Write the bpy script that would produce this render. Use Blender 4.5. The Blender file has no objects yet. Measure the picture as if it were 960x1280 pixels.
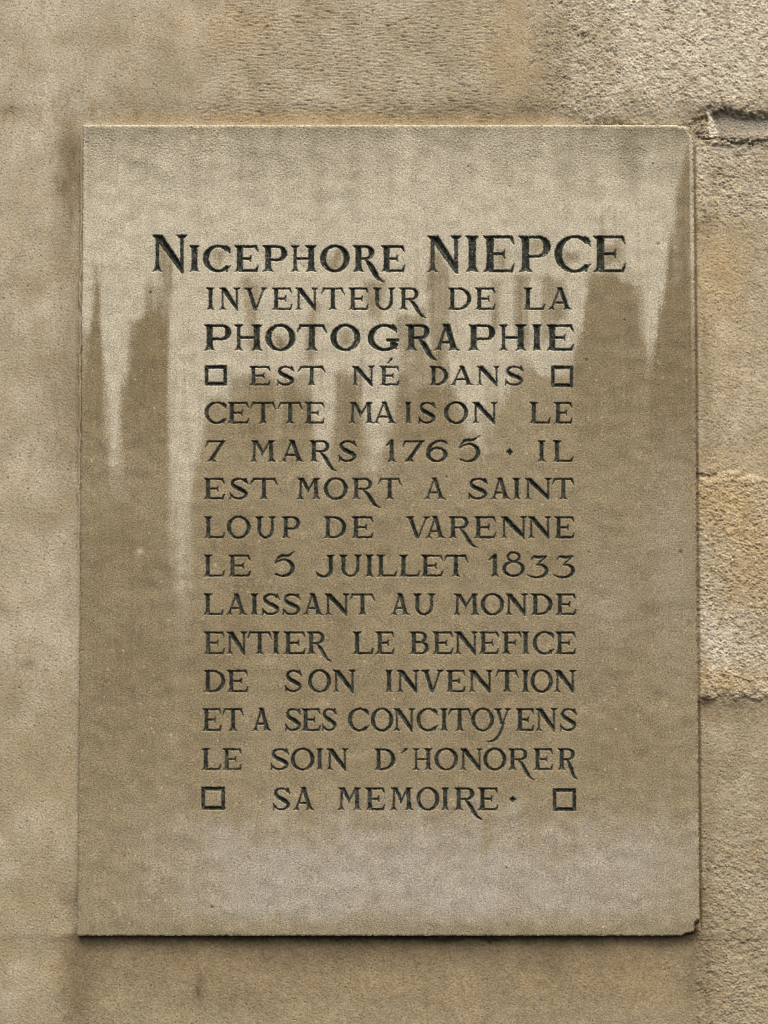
import bpy, math
import numpy as np

# ------------------------------------------------------------------ camera, sky, sun, exposure
SC = bpy.context.scene
F_PX = 3000.0                      # focal length in pixels of a 960 x 1280 frame
TILT = math.radians(3.5)           # the camera looks slightly up at the plaque
DIST = 3.0                         # metres along the view axis to the face of the plaque
ZC = 2.35                          # height of the point the camera looks at
CT, ST = math.cos(TILT), math.sin(TILT)
CAM_D = DIST * CT
CAM_Z = ZC - DIST * ST

cam_d = bpy.data.cameras.new('camera')
cam = bpy.data.objects.new('camera', cam_d)
SC.collection.objects.link(cam)
cam.location = (0, -CAM_D, CAM_Z)
cam.rotation_euler = (math.pi / 2 + TILT, 0, 0)
cam_d.sensor_fit = 'VERTICAL'
cam_d.sensor_height = 36.0
cam_d.lens = F_PX / 1280.0 * 36.0
cam_d.clip_start = 0.05
cam_d.clip_end = 200
SC.camera = cam

SUN_EL, SUN_AZ = math.radians(58), math.radians(-24)   # azimuth from straight in front of the wall, negative = left
w = bpy.data.worlds.new('World'); SC.world = w; w.use_nodes = True
nt = w.node_tree
sky = nt.nodes.new('ShaderNodeTexSky'); sky.sky_type = 'NISHITA'; sky.sun_disc = False
sky.sun_elevation = SUN_EL
sky.sun_rotation = math.pi - SUN_AZ * -1.0
sky.air_density = 1.0; sky.dust_density = 7.0; sky.ozone_density = 0.6
nt.nodes['Background'].inputs['Strength'].default_value = 0.15
nt.links.new(sky.outputs[0], nt.nodes['Background'].inputs['Color'])

sd = bpy.data.lights.new('sun', 'SUN'); sun = bpy.data.objects.new('sun', sd)
SC.collection.objects.link(sun)
sd.energy = 1.5; sd.angle = math.radians(22); sd.color = (1.0, 0.97, 0.925)
# direction from the wall towards the sun
sx = math.sin(SUN_AZ) * math.cos(SUN_EL); sy = -math.cos(SUN_AZ) * math.cos(SUN_EL); sz = math.sin(SUN_EL)
from mathutils import Vector
sun.rotation_euler = Vector((sx, sy, sz)).to_track_quat('Z', 'Y').to_euler()
sun.location = (-2, -4, 8)

SC.view_settings.view_transform = 'Standard'
SC.view_settings.look = 'None'
SC.view_settings.gamma = 1.0
SC.view_settings.exposure = 0.3
SC.cycles.pixel_filter_type = 'BLACKMAN_HARRIS'
SC.cycles.filter_width = 1.0

# ------------------------------------------------------------------ helpers
def uv_to_world(u, v):
    """measured position (960 x 1280 sheet) on the face of the wall -> X, Z in metres"""
    x = (u - 480.0) / F_PX; y = (640.0 - v) / F_PX
    t = CAM_D / (CT - y * ST)
    return t * x, CAM_Z + t * (ST + y * CT)

def world_to_uv(X, Z):
    a = Z - CAM_Z
    q = CAM_D * CT + a * ST
    return 480.0 + F_PX * X / q, 640.0 - F_PX * (a * CT - CAM_D * ST) / q

def sstep(a, b, x):
    t = np.clip((x - a) / (b - a), 0, 1)
    return t * t * (3 - 2 * t)

def fft_noise(shape, step, lo, hi, seed, sx=1.0, sy=1.0):
    """band-limited noise, unit deviation; wavelengths lo..hi in the same unit as step; sx (sy) below 1 draws the grain out along x (y)"""
    r = np.random.default_rng(seed)
    f = np.fft.rfft2(r.standard_normal(shape))
    ky = np.fft.fftfreq(shape[0], step)[:, None] / sy
    kx = np.fft.rfftfreq(shape[1], step)[None, :] / sx
    k = np.sqrt(kx * kx + ky * ky) + 1e-9
    f *= np.exp(-(k * lo) ** 2) * (1 - np.exp(-(k * hi) ** 2)) / np.maximum(k, 1.0 / hi) ** 0.6
    n = np.fft.irfft2(f, shape)
    return ((n - n.mean()) / n.std()).astype(np.float32)

def bilerp(arr, fx, fy):
    h, w_ = arr.shape
    fx = np.clip(fx, 0, w_ - 1.001); fy = np.clip(fy, 0, h - 1.001)
    ix = fx.astype(np.int32); iy = fy.astype(np.int32)
    tx = (fx - ix).astype(np.float32); ty = (fy - iy).astype(np.float32)
    return (arr[iy, ix] * (1 - tx) + arr[iy, ix + 1] * tx) * (1 - ty) + (arr[iy + 1, ix] * (1 - tx) + arr[iy + 1, ix + 1] * tx) * ty

def sd_poly(P, u, v):
    P = np.asarray(P, dtype=np.float32)
    d = np.full(u.shape, 1e9, np.float32); s = np.zeros(u.shape, bool)
    n = len(P)
    for i in range(n):
        ax, ay = P[i]; bx, by = P[i - 1]
        ex, ey = bx - ax, by - ay
        L = ex * ex + ey * ey
        if L < 1e-9: continue
        wx, wy = u - ax, v - ay
        t = np.clip((wx * ex + wy * ey) / L, 0, 1)
        qx, qy = wx - ex * t, wy - ey * t
        np.minimum(d, qx * qx + qy * qy, out=d)
        if abs(ey) > 1e-9:
            s ^= ((ay > v) != (by > v)) & (u < ex * (v - ay) / ey + ax)
    d = np.sqrt(d)
    return np.where(s, -d, d)

def sd_stroke(P, R, u, v):
    d = np.full(u.shape, 1e9, np.float32)
    for i in range(len(P) - 1):
        ax, ay = P[i]; bx, by = P[i + 1]
        ex, ey = bx - ax, by - ay
        L = ex * ex + ey * ey + 1e-9
        wx, wy = u - ax, v - ay
        t = np.clip((wx * ex + wy * ey) / L, 0, 1)
        np.minimum(d, np.hypot(wx - ex * t, wy - ey * t) - (R[i] + (R[i + 1] - R[i]) * t), out=d)
    return d

def make_mesh(name, verts, faces, mat, parent=None, attrs=None, smooth=True):
    me = bpy.data.meshes.new(name)
    nv, nf = len(verts), len(faces)
    me.vertices.add(nv)
    me.vertices.foreach_set('co', np.ascontiguousarray(verts, dtype=np.float32).ravel())
    me.loops.add(nf * 4)
    me.loops.foreach_set('vertex_index', np.ascontiguousarray(faces, dtype=np.int32).ravel())
    me.polygons.add(nf)
    me.polygons.foreach_set('loop_start', np.arange(0, nf * 4, 4, dtype=np.int32))
    me.polygons.foreach_set('use_smooth', np.full(nf, smooth, dtype=bool))
    me.update(calc_edges=True)
    for k, a in (attrs or {}).items():
        at = me.attributes.new(k, 'FLOAT', 'POINT')
        at.data.foreach_set('value', np.ascontiguousarray(a, dtype=np.float32))
    me.materials.append(mat)
    o = bpy.data.objects.new(name, me)
    SC.collection.objects.link(o)
    if parent: o.parent = parent
    return o

def submesh(name, V, Fc, mat, parent, attrs, smooth=True):
    idx, inv = np.unique(Fc.ravel(), return_inverse=True)
    return make_mesh(name, V[idx], inv.reshape(-1, 4), mat, parent, {k: a[idx] for k, a in attrs.items()}, smooth)

def empty(name, loc, label, cat):
    o = bpy.data.objects.new(name, None); SC.collection.objects.link(o)
    o.location = loc; o['label'] = label; o['category'] = cat
    return o

def lin(r, g, b):
    f = lambda c: (c / 255 / 12.92) if c <= 10 else ((c / 255 + 0.055) / 1.055) ** 2.4
    return np.array([f(r), f(g), f(b)])

# ------------------------------------------------------------------ materials
class NT:
    def __init__(s, name):
        s.m = bpy.data.materials.new(name); s.m.use_nodes = True
        s.t = s.m.node_tree; s.b = s.t.nodes['Principled BSDF']
        s.geo = s.t.nodes.new('ShaderNodeTexCoord').outputs['Object']
    def attr(s, n):
        a = s.t.nodes.new('ShaderNodeAttribute'); a.attribute_name = n; return a.outputs['Fac']
    def noise(s, scale, detail=2.0, rough=0.6, vec=None):
        n = s.t.nodes.new('ShaderNodeTexNoise'); n.inputs['Scale'].default_value = scale
        n.inputs['Detail'].default_value = detail; n.inputs['Roughness'].default_value = rough
        s.t.links.new(vec or s.geo, n.inputs['Vector']); return n.outputs['Fac']
    def ramp(s, fac, a, b, lo=0.0, hi=1.0):
        r = s.t.nodes.new('ShaderNodeMapRange'); r.inputs[1].default_value = a; r.inputs[2].default_value = b
        r.inputs[3].default_value = lo; r.inputs[4].default_value = hi; r.clamp = True
        s.t.links.new(fac, r.inputs[0]); return r.outputs[0]
    def math(s, op, a, b):
        n = s.t.nodes.new('ShaderNodeMath'); n.operation = op
        for i, x in enumerate((a, b)):
            if isinstance(x, (int, float)): n.inputs[i].default_value = x
            else: s.t.links.new(x, n.inputs[i])
        return n.outputs[0]
    def mix(s, fac, a, b, mode='MIX'):
        n = s.t.nodes.new('ShaderNodeMix'); n.data_type = 'RGBA'; n.blend_type = mode; n.clamp_factor = True
        for sock, x in ((n.inputs[0], fac), (n.inputs[6], a), (n.inputs[7], b)):
            if isinstance(x, (int, float)): sock.default_value = x
            elif isinstance(x, (tuple, list, np.ndarray)): sock.default_value = (x[0], x[1], x[2], 1)
            else: s.t.links.new(x, sock)
        return n.outputs[2]
    def done(s, col, rough=0.9):
        s.t.links.new(col, s.b.inputs['Base Color'])
        s.b.inputs['Roughness'].default_value = rough
        s.b.inputs['Specular IOR Level'].default_value = 0.15
        return s.m
    def grey(s, fac):
        n = s.t.nodes.new('ShaderNodeCombineColor')
        for i in range(3): s.t.links.new(fac, n.inputs[i])
        return n.outputs[0]

ALB = 0.92
PALE = lin(189, 182, 160) * ALB
DIRT = lin(129, 116, 88) * ALB
MID = lin(147, 135, 107) * ALB
GREY = lin(171, 165, 150) * ALB
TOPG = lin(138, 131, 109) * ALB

def plaque_material():
    n = NT('weathered_plaque_stone')
    c = n.mix(n.attr('pale'), MID, PALE)
    c = n.mix(n.attr('dirt'), c, DIRT)
    c = n.mix(n.attr('grey'), c, GREY)
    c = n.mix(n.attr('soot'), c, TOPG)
    g = n.noise(460, 3.0, 0.85)
    c = n.mix(1.0, c, n.grey(n.ramp(g, 0.27, 0.73, 0.36, 1.64)), 'MULTIPLY')
    g2 = n.noise(60, 3.0, 0.6)
    c = n.mix(1.0, c, n.grey(n.ramp(g2, 0.3, 0.7, 0.93, 1.07)), 'MULTIPLY')
    c = n.mix(n.attr('fleck'), c, lin(205, 192, 165))
    c = n.mix(n.attr('pit'), c, lin(70, 60, 44))
    pw = n.noise(150, 4.0, 0.75)
    pcol = n.mix(n.ramp(pw, 0.43, 0.78), lin(36, 39, 33), lin(92, 98, 87))
    c = n.mix(n.attr('paint'), c, pcol)
    return n.done(c)

def wall_material():
    n = NT('rough_limestone')
    c = n.mix(n.attr('pale'), lin(160, 149, 122) * ALB, lin(206, 198, 177) * ALB)
    c = n.mix(n.attr('gold'), c, lin(184, 160, 116) * ALB)
    c = n.mix(n.attr('brown'), c, lin(128, 114, 88) * ALB)
    c = n.mix(n.attr('dirt'), c, lin(78, 66, 47) * ALB)  # dark tone for dirt and for shade painted below slab and joint lip
    c = n.mix(n.attr('mortar'), c, lin(144, 137, 123) * ALB)
    c = n.mix(n.attr('lime'), c, lin(214, 206, 186))
    g = n.noise(430, 3.0, 0.75)
    c = n.mix(1.0, c, n.grey(n.ramp(g, 0.25, 0.75, 0.55, 1.44)), 'MULTIPLY')
    g2 = n.noise(34, 4.0, 0.6)
    c = n.mix(1.0, c, n.grey(n.ramp(g2, 0.3, 0.7, 0.9, 1.1)), 'MULTIPLY')
    c = n.mix(n.attr('pit'), c, lin(66, 56, 40))
    return n.done(c, 0.95)

M_PLAQUE = plaque_material()
M_WALL = wall_material()

# ------------------------------------------------------------------ letters (all measured on the sheet, y down)
def catmull(P, n=7):
    P = [np.array(p, float) for p in P]
    Q = [2 * P[0] - P[1]] + P + [2 * P[-1] - P[-2]]
    out = []
    for i in range(1, len(Q) - 2):
        p0, p1, p2, p3 = Q[i - 1:i + 3]
        for k in range(n):
            t = k / n
            out.append(0.5 * (2 * p1 + (p2 - p0) * t + (2 * p0 - 5 * p1 + 4 * p2 - p3) * t * t + (3 * p1 - p0 - 3 * p2 + p3) * t ** 3))
    out.append(P[-1])
    return out

class G:
    """one carved letter: a list of polygons and tapered strokes"""
    def __init__(s, x0, x1, yt, yb, T, t):
        s.x0, s.x1, s.yt, s.yb, s.T, s.t = x0, x1, yt, yb, T, t
        s.h = yb - yt; s.w = x1 - x0; s.prims = []
        s.s = 0.085 * s.h + 0.5                     # serif overhang
    def X(s, a): return s.x0 + a * s.w
    def Y(s, b): return s.yt + b * s.h
    def poly(s, P): s.prims.append(('P', P))
    def stroke(s, P, R): s.prims.append(('S', P, R))
    def curve(s, P, R, n=7):
        C = catmull([(p[0], p[1], r) for p, r in zip(P, R)], n)
        s.stroke([(c[0], c[1]) for c in C], [max(0.3, c[2]) for c in C])
    def stem(s, xt, xb, w, top=(1, 1), bot=(1, 1), yt=None, yb=None):
        yt = s.yt if yt is None else yt; yb = s.yb if yb is None else yb
        h = s.h; a = w / 2; q = s.s; f = 0.15 * h; th = s.t * 0.45
        L = lambda y: xt + (xb - xt) * (y - yt) / (yb - yt)
        P = []
        if any(top):
            P += [(xt - a - q * top[0], yt), (xt + a + q * top[1], yt), (xt + a + q * 0.85 * top[1], yt + th)]
            P += [(L(yt + f * .7) + a * 1.02, yt + f * .7)]
        else:
            P += [(xt - a, yt), (xt + a, yt)]
        P += [(L((yt + yb) / 2) + a * 0.93, (yt + yb) / 2)]
        if any(bot):
            P += [(L(yb - f) + a * 1.02, yb - f), (L(yb - f * .45) + a + q * .38 * bot[1], yb - f * .45), (xb + a + q * bot[1], yb), (xb + a * .6, yb - f * .18), (xb, yb - f * .32), (xb - a * .6, yb - f * .18),
                  (xb - a - q * bot[0], yb), (L(yb - f * .45) - a - q * .38 * bot[0], yb - f * .45), (L(yb - f) - a * 1.02, yb - f)]
        else:
            P += [(xb + a, yb), (xb - a, yb)]
        P += [(L((yt + yb) / 2) - a * 0.93, (yt + yb) / 2)]
        if any(top):
            P += [(L(yt + f * .7) - a * 1.02, yt + f * .7), (xt - a - q * 0.85 * top[0], yt + th)]
        s.poly(P)
    def bar(s, xa, xb, y, k=1.0):
        s.stroke([(xa, y), (xb, y)], [s.t / 2 * k] * 2)
    def tick(s, xa, ya, xb, yb, r=None):
        r = s.t * 0.62 if r is None else r
        s.stroke([(xa, ya), ((xa + xb) / 2 , (ya + yb) / 2), (xb, yb)], [r, r * .72, 0.45])
    def ell(s, cx, cy, rx, ry, a0, a1, T=None, t=None, n=30, side=0):
        T = s.T if T is None else T; t = s.t if t is None else t
        P, R = [], []
        for i in range(n + 1):
            a = math.radians(a0 + (a1 - a0) * i / n)
            c = abs(math.cos(a)) ** 1.5
            wd = t + (T - t) * c
            P.append((cx + (rx - wd / 2) * math.cos(a), cy + (ry - wd / 2) * math.sin(a))); R.append(wd / 2)
        s.stroke(P, R)
    def ring(s, cx, cy, rx, ry, T=None, t=None): s.ell(cx, cy, rx, ry, 0, 360, T, t, 44)

def gl_I(g): 
    g.s = min(g.s, max(1.2, (g.w - g.T) / 2)); g.stem(g.X(.5), g.X(.5), g.T)
def base_E(g, bottom=True, wk=.9):
    xs = g.x0 + g.s * .9 + g.T / 2
    g.stem(xs, xs, g.T, (1, 0), (1, 0 if bottom else 1))
    yt = g.yt + g.t / 2
    g.bar(xs, g.X(wk), yt); g.tick(g.X(wk) - .3, yt + .2, g.X(1.0) - .4, g.Y(.25))
    ym = g.Y(.5); g.bar(xs, g.X(.66), ym); g.stroke([(g.X(.69), g.Y(.38)), (g.X(.64), ym), (g.X(.69), g.Y(.62))], [.5, g.t * .6, .5])
    if bottom:
        yb = g.yb - g.t / 2
        g.bar(xs, g.X(wk + .02), yb); g.tick(g.X(wk + .01), yb, g.X(1.0) - .3, g.Y(.76))
def gl_E(g): base_E(g)
def gl_F(g): base_E(g, False)
def gl_L(g):
    xs = g.x0 + g.s + g.T / 2
    g.stem(xs, xs, g.T, (1, 1), (1, 0)); yb = g.yb - g.t / 2
    g.bar(xs, g.X(.92), yb); g.tick(g.X(.91), yb, g.x1 - .3, g.Y(.75))
def gl_T(g):
    xs = g.X(.5); g.stem(xs, xs, g.T, (0, 0), (1, 1)); yt = g.yt + g.t / 2
    g.bar(g.X(.12), g.X(.87), yt); g.tick(g.X(.13), yt, g.x0 + .4, g.Y(.29)); g.tick(g.X(.87), yt, g.x1 - .4, g.Y(.33))
def gl_H(g):
    a, b = g.T * .55, g.T
    xl, xr = g.x0 + g.s + a / 2, g.x1 - g.s - b / 2
    g.stem(xl, xl, a); g.stem(xr, xr, b); g.bar(xl, xr, g.Y(.5))
def gl_N(g):
    a = g.T * .52
    xl, xr = g.x0 + g.s + a / 2, g.x1 - g.s * .8 - a / 2
    g.stem(xl, xl, a, (1, 0)); g.stem(xr, xr, a, (1, 1), (0, 0), yb=g.Y(.97))
    k = g.T * .62
    g.poly([(xl - a / 2 - g.s * .4, g.yt), (xl + k * 1.25, g.yt), (xr + a / 2, g.Y(.86)), (xr + a / 2, g.Y(1.05)), (xr - a * .2, g.Y(1.03)), (xl, g.Y(.17))])
def gl_M(g):
    a = g.T * .58; sp = .035 * g.w
    xl, xr = g.x0 + g.s + a / 2, g.x1 - g.s - g.T / 2
    g.stem(xl + sp, xl, a, (1, 0)); g.stem(xr - sp, xr, g.T, (0, 1))
    xm, ym = g.X(.47), g.Y(.72)
    g.poly([(xl + sp - a / 2, g.yt), (xl + sp + g.T * .75, g.yt), (xm + g.T * .36, g.Y(.52)), (xm + .4, ym), (xm - .4, ym), (xm - g.T * .3, g.Y(.58))])
    b = g.T * .4
    g.poly([(xr - sp + g.T * .2, g.yt), (xr - sp - b * .9, g.yt), (xm - b * .4, g.Y(.6)), (xm - .3, ym), (xm + .4, ym), (xm + b * .7, g.Y(.6))])
def gl_A(g):
    a = g.T * .5; xa = g.X(.5); b = g.T
    xl, xr = g.x0 + g.s + a / 2, g.x1 - g.s - b / 2
    g.stem(xa - a * .1, xl, a, (0, 0), (1, 1)); g.stem(xa + .2, xr, b, (0, 0), (1, 1))
    g.poly([(xa - b * .75, g.yt - .3), (xa + b * .3, g.yt - .9), (xa + b * .62, g.Y(.14)), (xa - b * .3, g.Y(.16))])
    f = .68; g.bar(xa + (xl - xa) * f, xa + (xr - xa) * f, g.Y(f))
def gl_V(g):
    a = g.T * .5; xm = g.X(.5); b = g.T
    g.stem(g.x0 + g.s + b / 2, xm - .3, b, (1, 1), (0, 0)); g.stem(g.x1 - g.s - a / 2, xm + .2, a, (1, 1), (0, 0))
    g.poly([(xm - b * .6, g.Y(.9)), (xm + b * .5, g.Y(.9)), (xm + .6, g.Y(1.04)), (xm - .2, g.Y(1.04))])
def gl_U(g):
    a = g.T * .72
    xl, xr = g.x0 + g.s + g.T / 2, g.x1 - g.s * .7 - a / 2
    yc = g.Y(.62)
    g.stem(xl, xl, g.T, (1, 1), (0, 0), yb=yc + 1); g.stem(xr, xr, a, (1, 1), (0, 0), yb=yc + 1)
    cx = (xl - g.T / 2 + xr + a / 2) / 2; rx = cx - xl + g.T / 2
    g.ell(cx, yc, rx, g.yb + .4 - yc, 0, 180, a * .5 + g.T * .5, g.t)
def gl_J(g):
    xs = g.x1 - g.s * .8 - g.T / 2
    g.stem(xs, xs, g.T, (1, 1), (0, 0), yb=g.Y(.7))
    g.curve([(xs, g.Y(.68)), (xs - .3, g.Y(.8)), (xs - g.w * .18, g.Y(.95)), (g.X(.4), g.Y(1.0)), (g.X(.14), g.Y(.93)), (g.x0 + .8, g.Y(.8))], [g.T / 2, g.T / 2, g.t * .8, g.t * .55, g.t * .7, .6])
def gl_O(g): g.ring(g.X(.5), g.Y(.5), g.w / 2, g.h / 2 + .7)
def arc_C(g, a0=45, a1=312):
    rx = g.w * .56; cx = g.x0 + rx; ry = g.h / 2 + .6
    g.ell(cx, g.Y(.5), rx, ry, a0, a1); return cx, rx, ry
def gl_C(g):
    cx, rx, ry = arc_C(g, 52, 308)
    g.curve([(cx + rx * .5, g.Y(.045)), (g.X(.86), g.Y(.1)), (g.X(.95), g.Y(.16))], [g.t * .5, g.t * .6, g.t * .6])
    g.tick(g.X(.9), g.Y(.1), g.x1 - .3, g.Y(.3), g.t * .7)
    g.curve([(cx + rx * .55, g.Y(.955)), (g.X(.86), g.Y(.9)), (g.x1 - .3, g.Y(.78))], [g.t * .5, g.t * .55, .5])
def gl_G(g):
    cx, rx, ry = arc_C(g, 40, 310)
    g.curve([(cx + rx * .5, g.Y(.04)), (g.X(.82), g.Y(.1)), (g.X(.92), g.Y(.17))], [g.t * .5, g.t * .6, g.t * .6])
    g.tick(g.X(.88), g.Y(.1), g.X(.96), g.Y(.3), g.t * .7)
    xs = g.X(.84)
    g.poly([(xs - g.T * .5, g.Y(.62)), (xs + g.T * .5, g.Y(.62)), (xs + g.T * .62, g.Y(.98)), (xs, g.Y(.88)), (xs - g.T * .5, g.Y(.95))])
    g.bar(g.X(.66), g.x1 - .4, g.Y(.6), 1.1)
def gl_S(g):
    U = [(.86, .17), (.70, .07), (.47, .035), (.24, .1), (.15, .25), (.27, .40), (.53, .52), (.80, .65), (.87, .79), (.72, .92), (.46, .965), (.24, .92), (.1, .82)]
    T, t = g.T / 2, g.t / 2
    R = [t * 1.1, t, t, t + (T - t) * .3, t + (T - t) * .6, t + (T - t) * .9, T, t + (T - t) * .95, t + (T - t) * .6, t + (T - t) * .15, t, t, t * 1.1]
    g.curve([(g.X(a), g.Y(b)) for a, b in U], R, 5)
    g.tick(g.X(.84), g.Y(.06), g.X(.97), g.Y(.28), g.t * .65)
    g.stroke([(g.X(.03), g.Y(.7)), (g.X(.09), g.Y(.84)), (g.X(.02), g.Y(1.0))], [.45, g.t * .6, .5])
def bowl(g, xs, xr, ya, yb, T=None):
    T = g.T if T is None else T
    cy = (ya + yb) / 2; ry = (yb - ya) / 2; rx = min((xr - xs), ry * 1.15); cx = xr - rx
    g.stroke([(xs, ya + g.t / 2), (cx, ya + g.t / 2)], [g.t / 2] * 2); g.stroke([(xs, yb - g.t / 2), (cx, yb - g.t / 2)], [g.t / 2] * 2)
    g.ell(cx, cy, rx, ry, -90, 90, T, g.t, 22)
def gl_P(g):
    xs = g.x0 + g.s + g.T / 2
    g.stem(xs, xs, g.T, (1, 0), (1, 1)); bowl(g, xs, g.x1, g.yt, g.Y(.6))
def gl_D(g):
    xs = g.x0 + g.s + g.T / 2
    g.stem(xs, xs, g.T, (1, 0), (1, 0)); bowl(g, xs, g.x1, g.yt, g.yb)
def gl_B(g):
    xs = g.x0 + g.s + g.T / 2
    g.stem(xs, xs, g.T, (1, 0), (1, 0)); bowl(g, xs, g.X(.9), g.yt, g.Y(.5), g.T * .85); bowl(g, xs, g.x1, g.Y(.44), g.yb)
def gl_R(g, tx, ty):
    xs = g.x0 + g.s + g.T / 2
    g.stem(xs, xs, g.T, (1, 0), (1, 1)); bowl(g, xs, g.x1, g.yt, g.Y(.55), g.T * .92)
    xa = xs + (g.x1 - xs) * .42; k = tx - xa; j = ty - g.Y(.53)
    g.curve([(xa, g.Y(.52)), (xa + k * .3, g.Y(.53) + j * .3), (xa + k * .52, g.Y(.53) + j * .62), (xa + k * .72, g.Y(.53) + j * .86), (tx, ty)],
            [g.t * .5, g.T * .42, g.T * .44, g.T * .3, .45])
def gl_y(g, tx, ty):
    xm, ym = g.X(.47), g.Y(.68); b = g.T * .85; a = g.T * .45
    g.stem(g.x0 + g.s + b / 2, xm, b, (1, 1), (0, 0), yb=ym)
    g.stem(g.x1 - g.s - a / 2, xm + g.w * .06, a, (1, 1), (0, 0), yb=ym)
    g.curve([(xm + g.w * .08, ym - 1), (xm - g.w * .02, g.Y(.95)), (xm - g.w * .22, g.Y(1.25)), (xm - g.w * .5, g.Y(1.44)), (tx, ty)], [a * .7, a * .75, a * .7, a * .55, .5])
def gl_1(g):
    xs = g.X(.62); g.s = min(g.s, 3); g.stem(xs, xs, g.T, (0, 0), (1, 1)); g.tick(xs, g.yt + .8, g.x0 + .5, g.Y(.24), g.T * .36)
def gl_7(g):
    yt = g.yt + g.t / 2
    g.bar(g.X(.14), g.X(.97), yt); g.tick(g.X(.14), yt, g.x0 + .5, g.Y(.3))
    xa, xb, a = g.X(.86), g.X(.3), g.T * .5
    g.poly([(xa - a * .3, g.yt), (g.x1, g.yt), (xb + a * 1.4, g.Y(.86)), (xb + a + g.s + .6, g.yb), (xb, g.Y(.96)), (xb - a - g.s, g.yb), (xb - a * .7, g.Y(.86))])
def gl_6(g):
    cy = g.Y(.66); g.ring(g.X(.5), cy, g.w / 2, g.h * .34 + .4)
    g.curve([(g.x0 + g.T * .45, cy), (g.X(.13), g.Y(.36)), (g.X(.34), g.Y(.12)), (g.X(.64), g.Y(.02)), (g.X(.88), g.Y(.06)), (g.x1 - .4, g.Y(.16))], [g.T * .48, g.T * .46, g.t * .75, g.t * .6, g.t * .6, .5])
def gl_5(g):
    T = g.T / 2; t = g.t / 2
    g.curve([(g.X(.1), g.Y(.46)), (g.X(.34), g.Y(.34)), (g.X(.62), g.Y(.33)), (g.X(.87), g.Y(.5)), (g.X(.9), g.Y(.72)), (g.X(.72), g.Y(.92)), (g.X(.42), g.Y(.98)), (g.X(.12), g.Y(.9))], [t, t, t * 1.3, T * .95, T, T * .7, t, t * .9])
    g.curve([(g.X(.1), g.Y(.45)), (g.X(.2), g.Y(.28)), (g.X(.38), g.Y(.17)), (g.X(.68), g.Y(.16)), (g.x1 - .5, g.yt)], [t, t * 1.1, T * .75, t * 1.3, .45])
def gl_3(g):
    T = g.T / 2; t = g.t / 2
    g.curve([(g.X(.18), g.Y(.2)), (g.X(.3), g.Y(.05)), (g.X(.55), g.Y(.07)), (g.X(.88), g.Y(.03))], [.5, t * 1.1, T * .7, t])
    g.curve([(g.X(.88), g.Y(.03)), (g.X(.66), g.Y(.24)), (g.X(.5), g.Y(.4))], [t, t, t])
    g.curve([(g.X(.48), g.Y(.41)), (g.X(.72), g.Y(.43)), (g.X(.91), g.Y(.62)), (g.X(.84), g.Y(.84)), (g.X(.58), g.Y(.97)), (g.X(.28), g.Y(.97)), (g.x0 + .6, g.Y(.86))], [t, t * 1.3, T * .95, T * .8, t * 1.1, t, .5])
def gl_8(g):
    g.ring(g.X(.5), g.Y(.21), g.w * .31, g.h * .21, g.T * .62, g.t); g.ring(g.X(.5), g.Y(.69), g.w * .5, g.h * .31 + .4, g.T * .9, g.t)
def gl_acute(g): g.stroke([(g.x0 + .5, g.yb), (g.x1 - .8, g.yt + .6)], [.6, 1.4])
def gl_apostrophe(g): g.stroke([(g.x0 + .5, g.yb), (g.x1 - 1, g.yt + 1)], [.6, 1.7])
def gl_dot(g): g.poly([(g.X(.5), g.yt), (g.x1, g.Y(.5)), (g.X(.5), g.yb), (g.x0, g.Y(.5))])
def gl_square(g):
    k = 4.3
    r = k / 2
    a, b, c, d = g.x0 + r, g.x1 - r, g.yt + r, g.yb - r
    for P in ([(g.x0, g.yt), (g.x1, g.yt), (g.x1 - k, g.yt + k), (g.x0 + k, g.yt + k)], [(g.x1, g.yt), (g.x1, g.yb), (g.x1 - k, g.yb - k), (g.x1 - k, g.yt + k)],
              [(g.x1, g.yb), (g.x0, g.yb), (g.x0 + k, g.yb - k), (g.x1 - k, g.yb - k)], [(g.x0, g.yb), (g.x0, g.yt), (g.x0 + k, g.yt + k), (g.x0 + k, g.yb - k)]):
        g.poly(P)

GL = {k[3:]: f for k, f in list(globals().items()) if k.startswith('gl_')}

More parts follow.
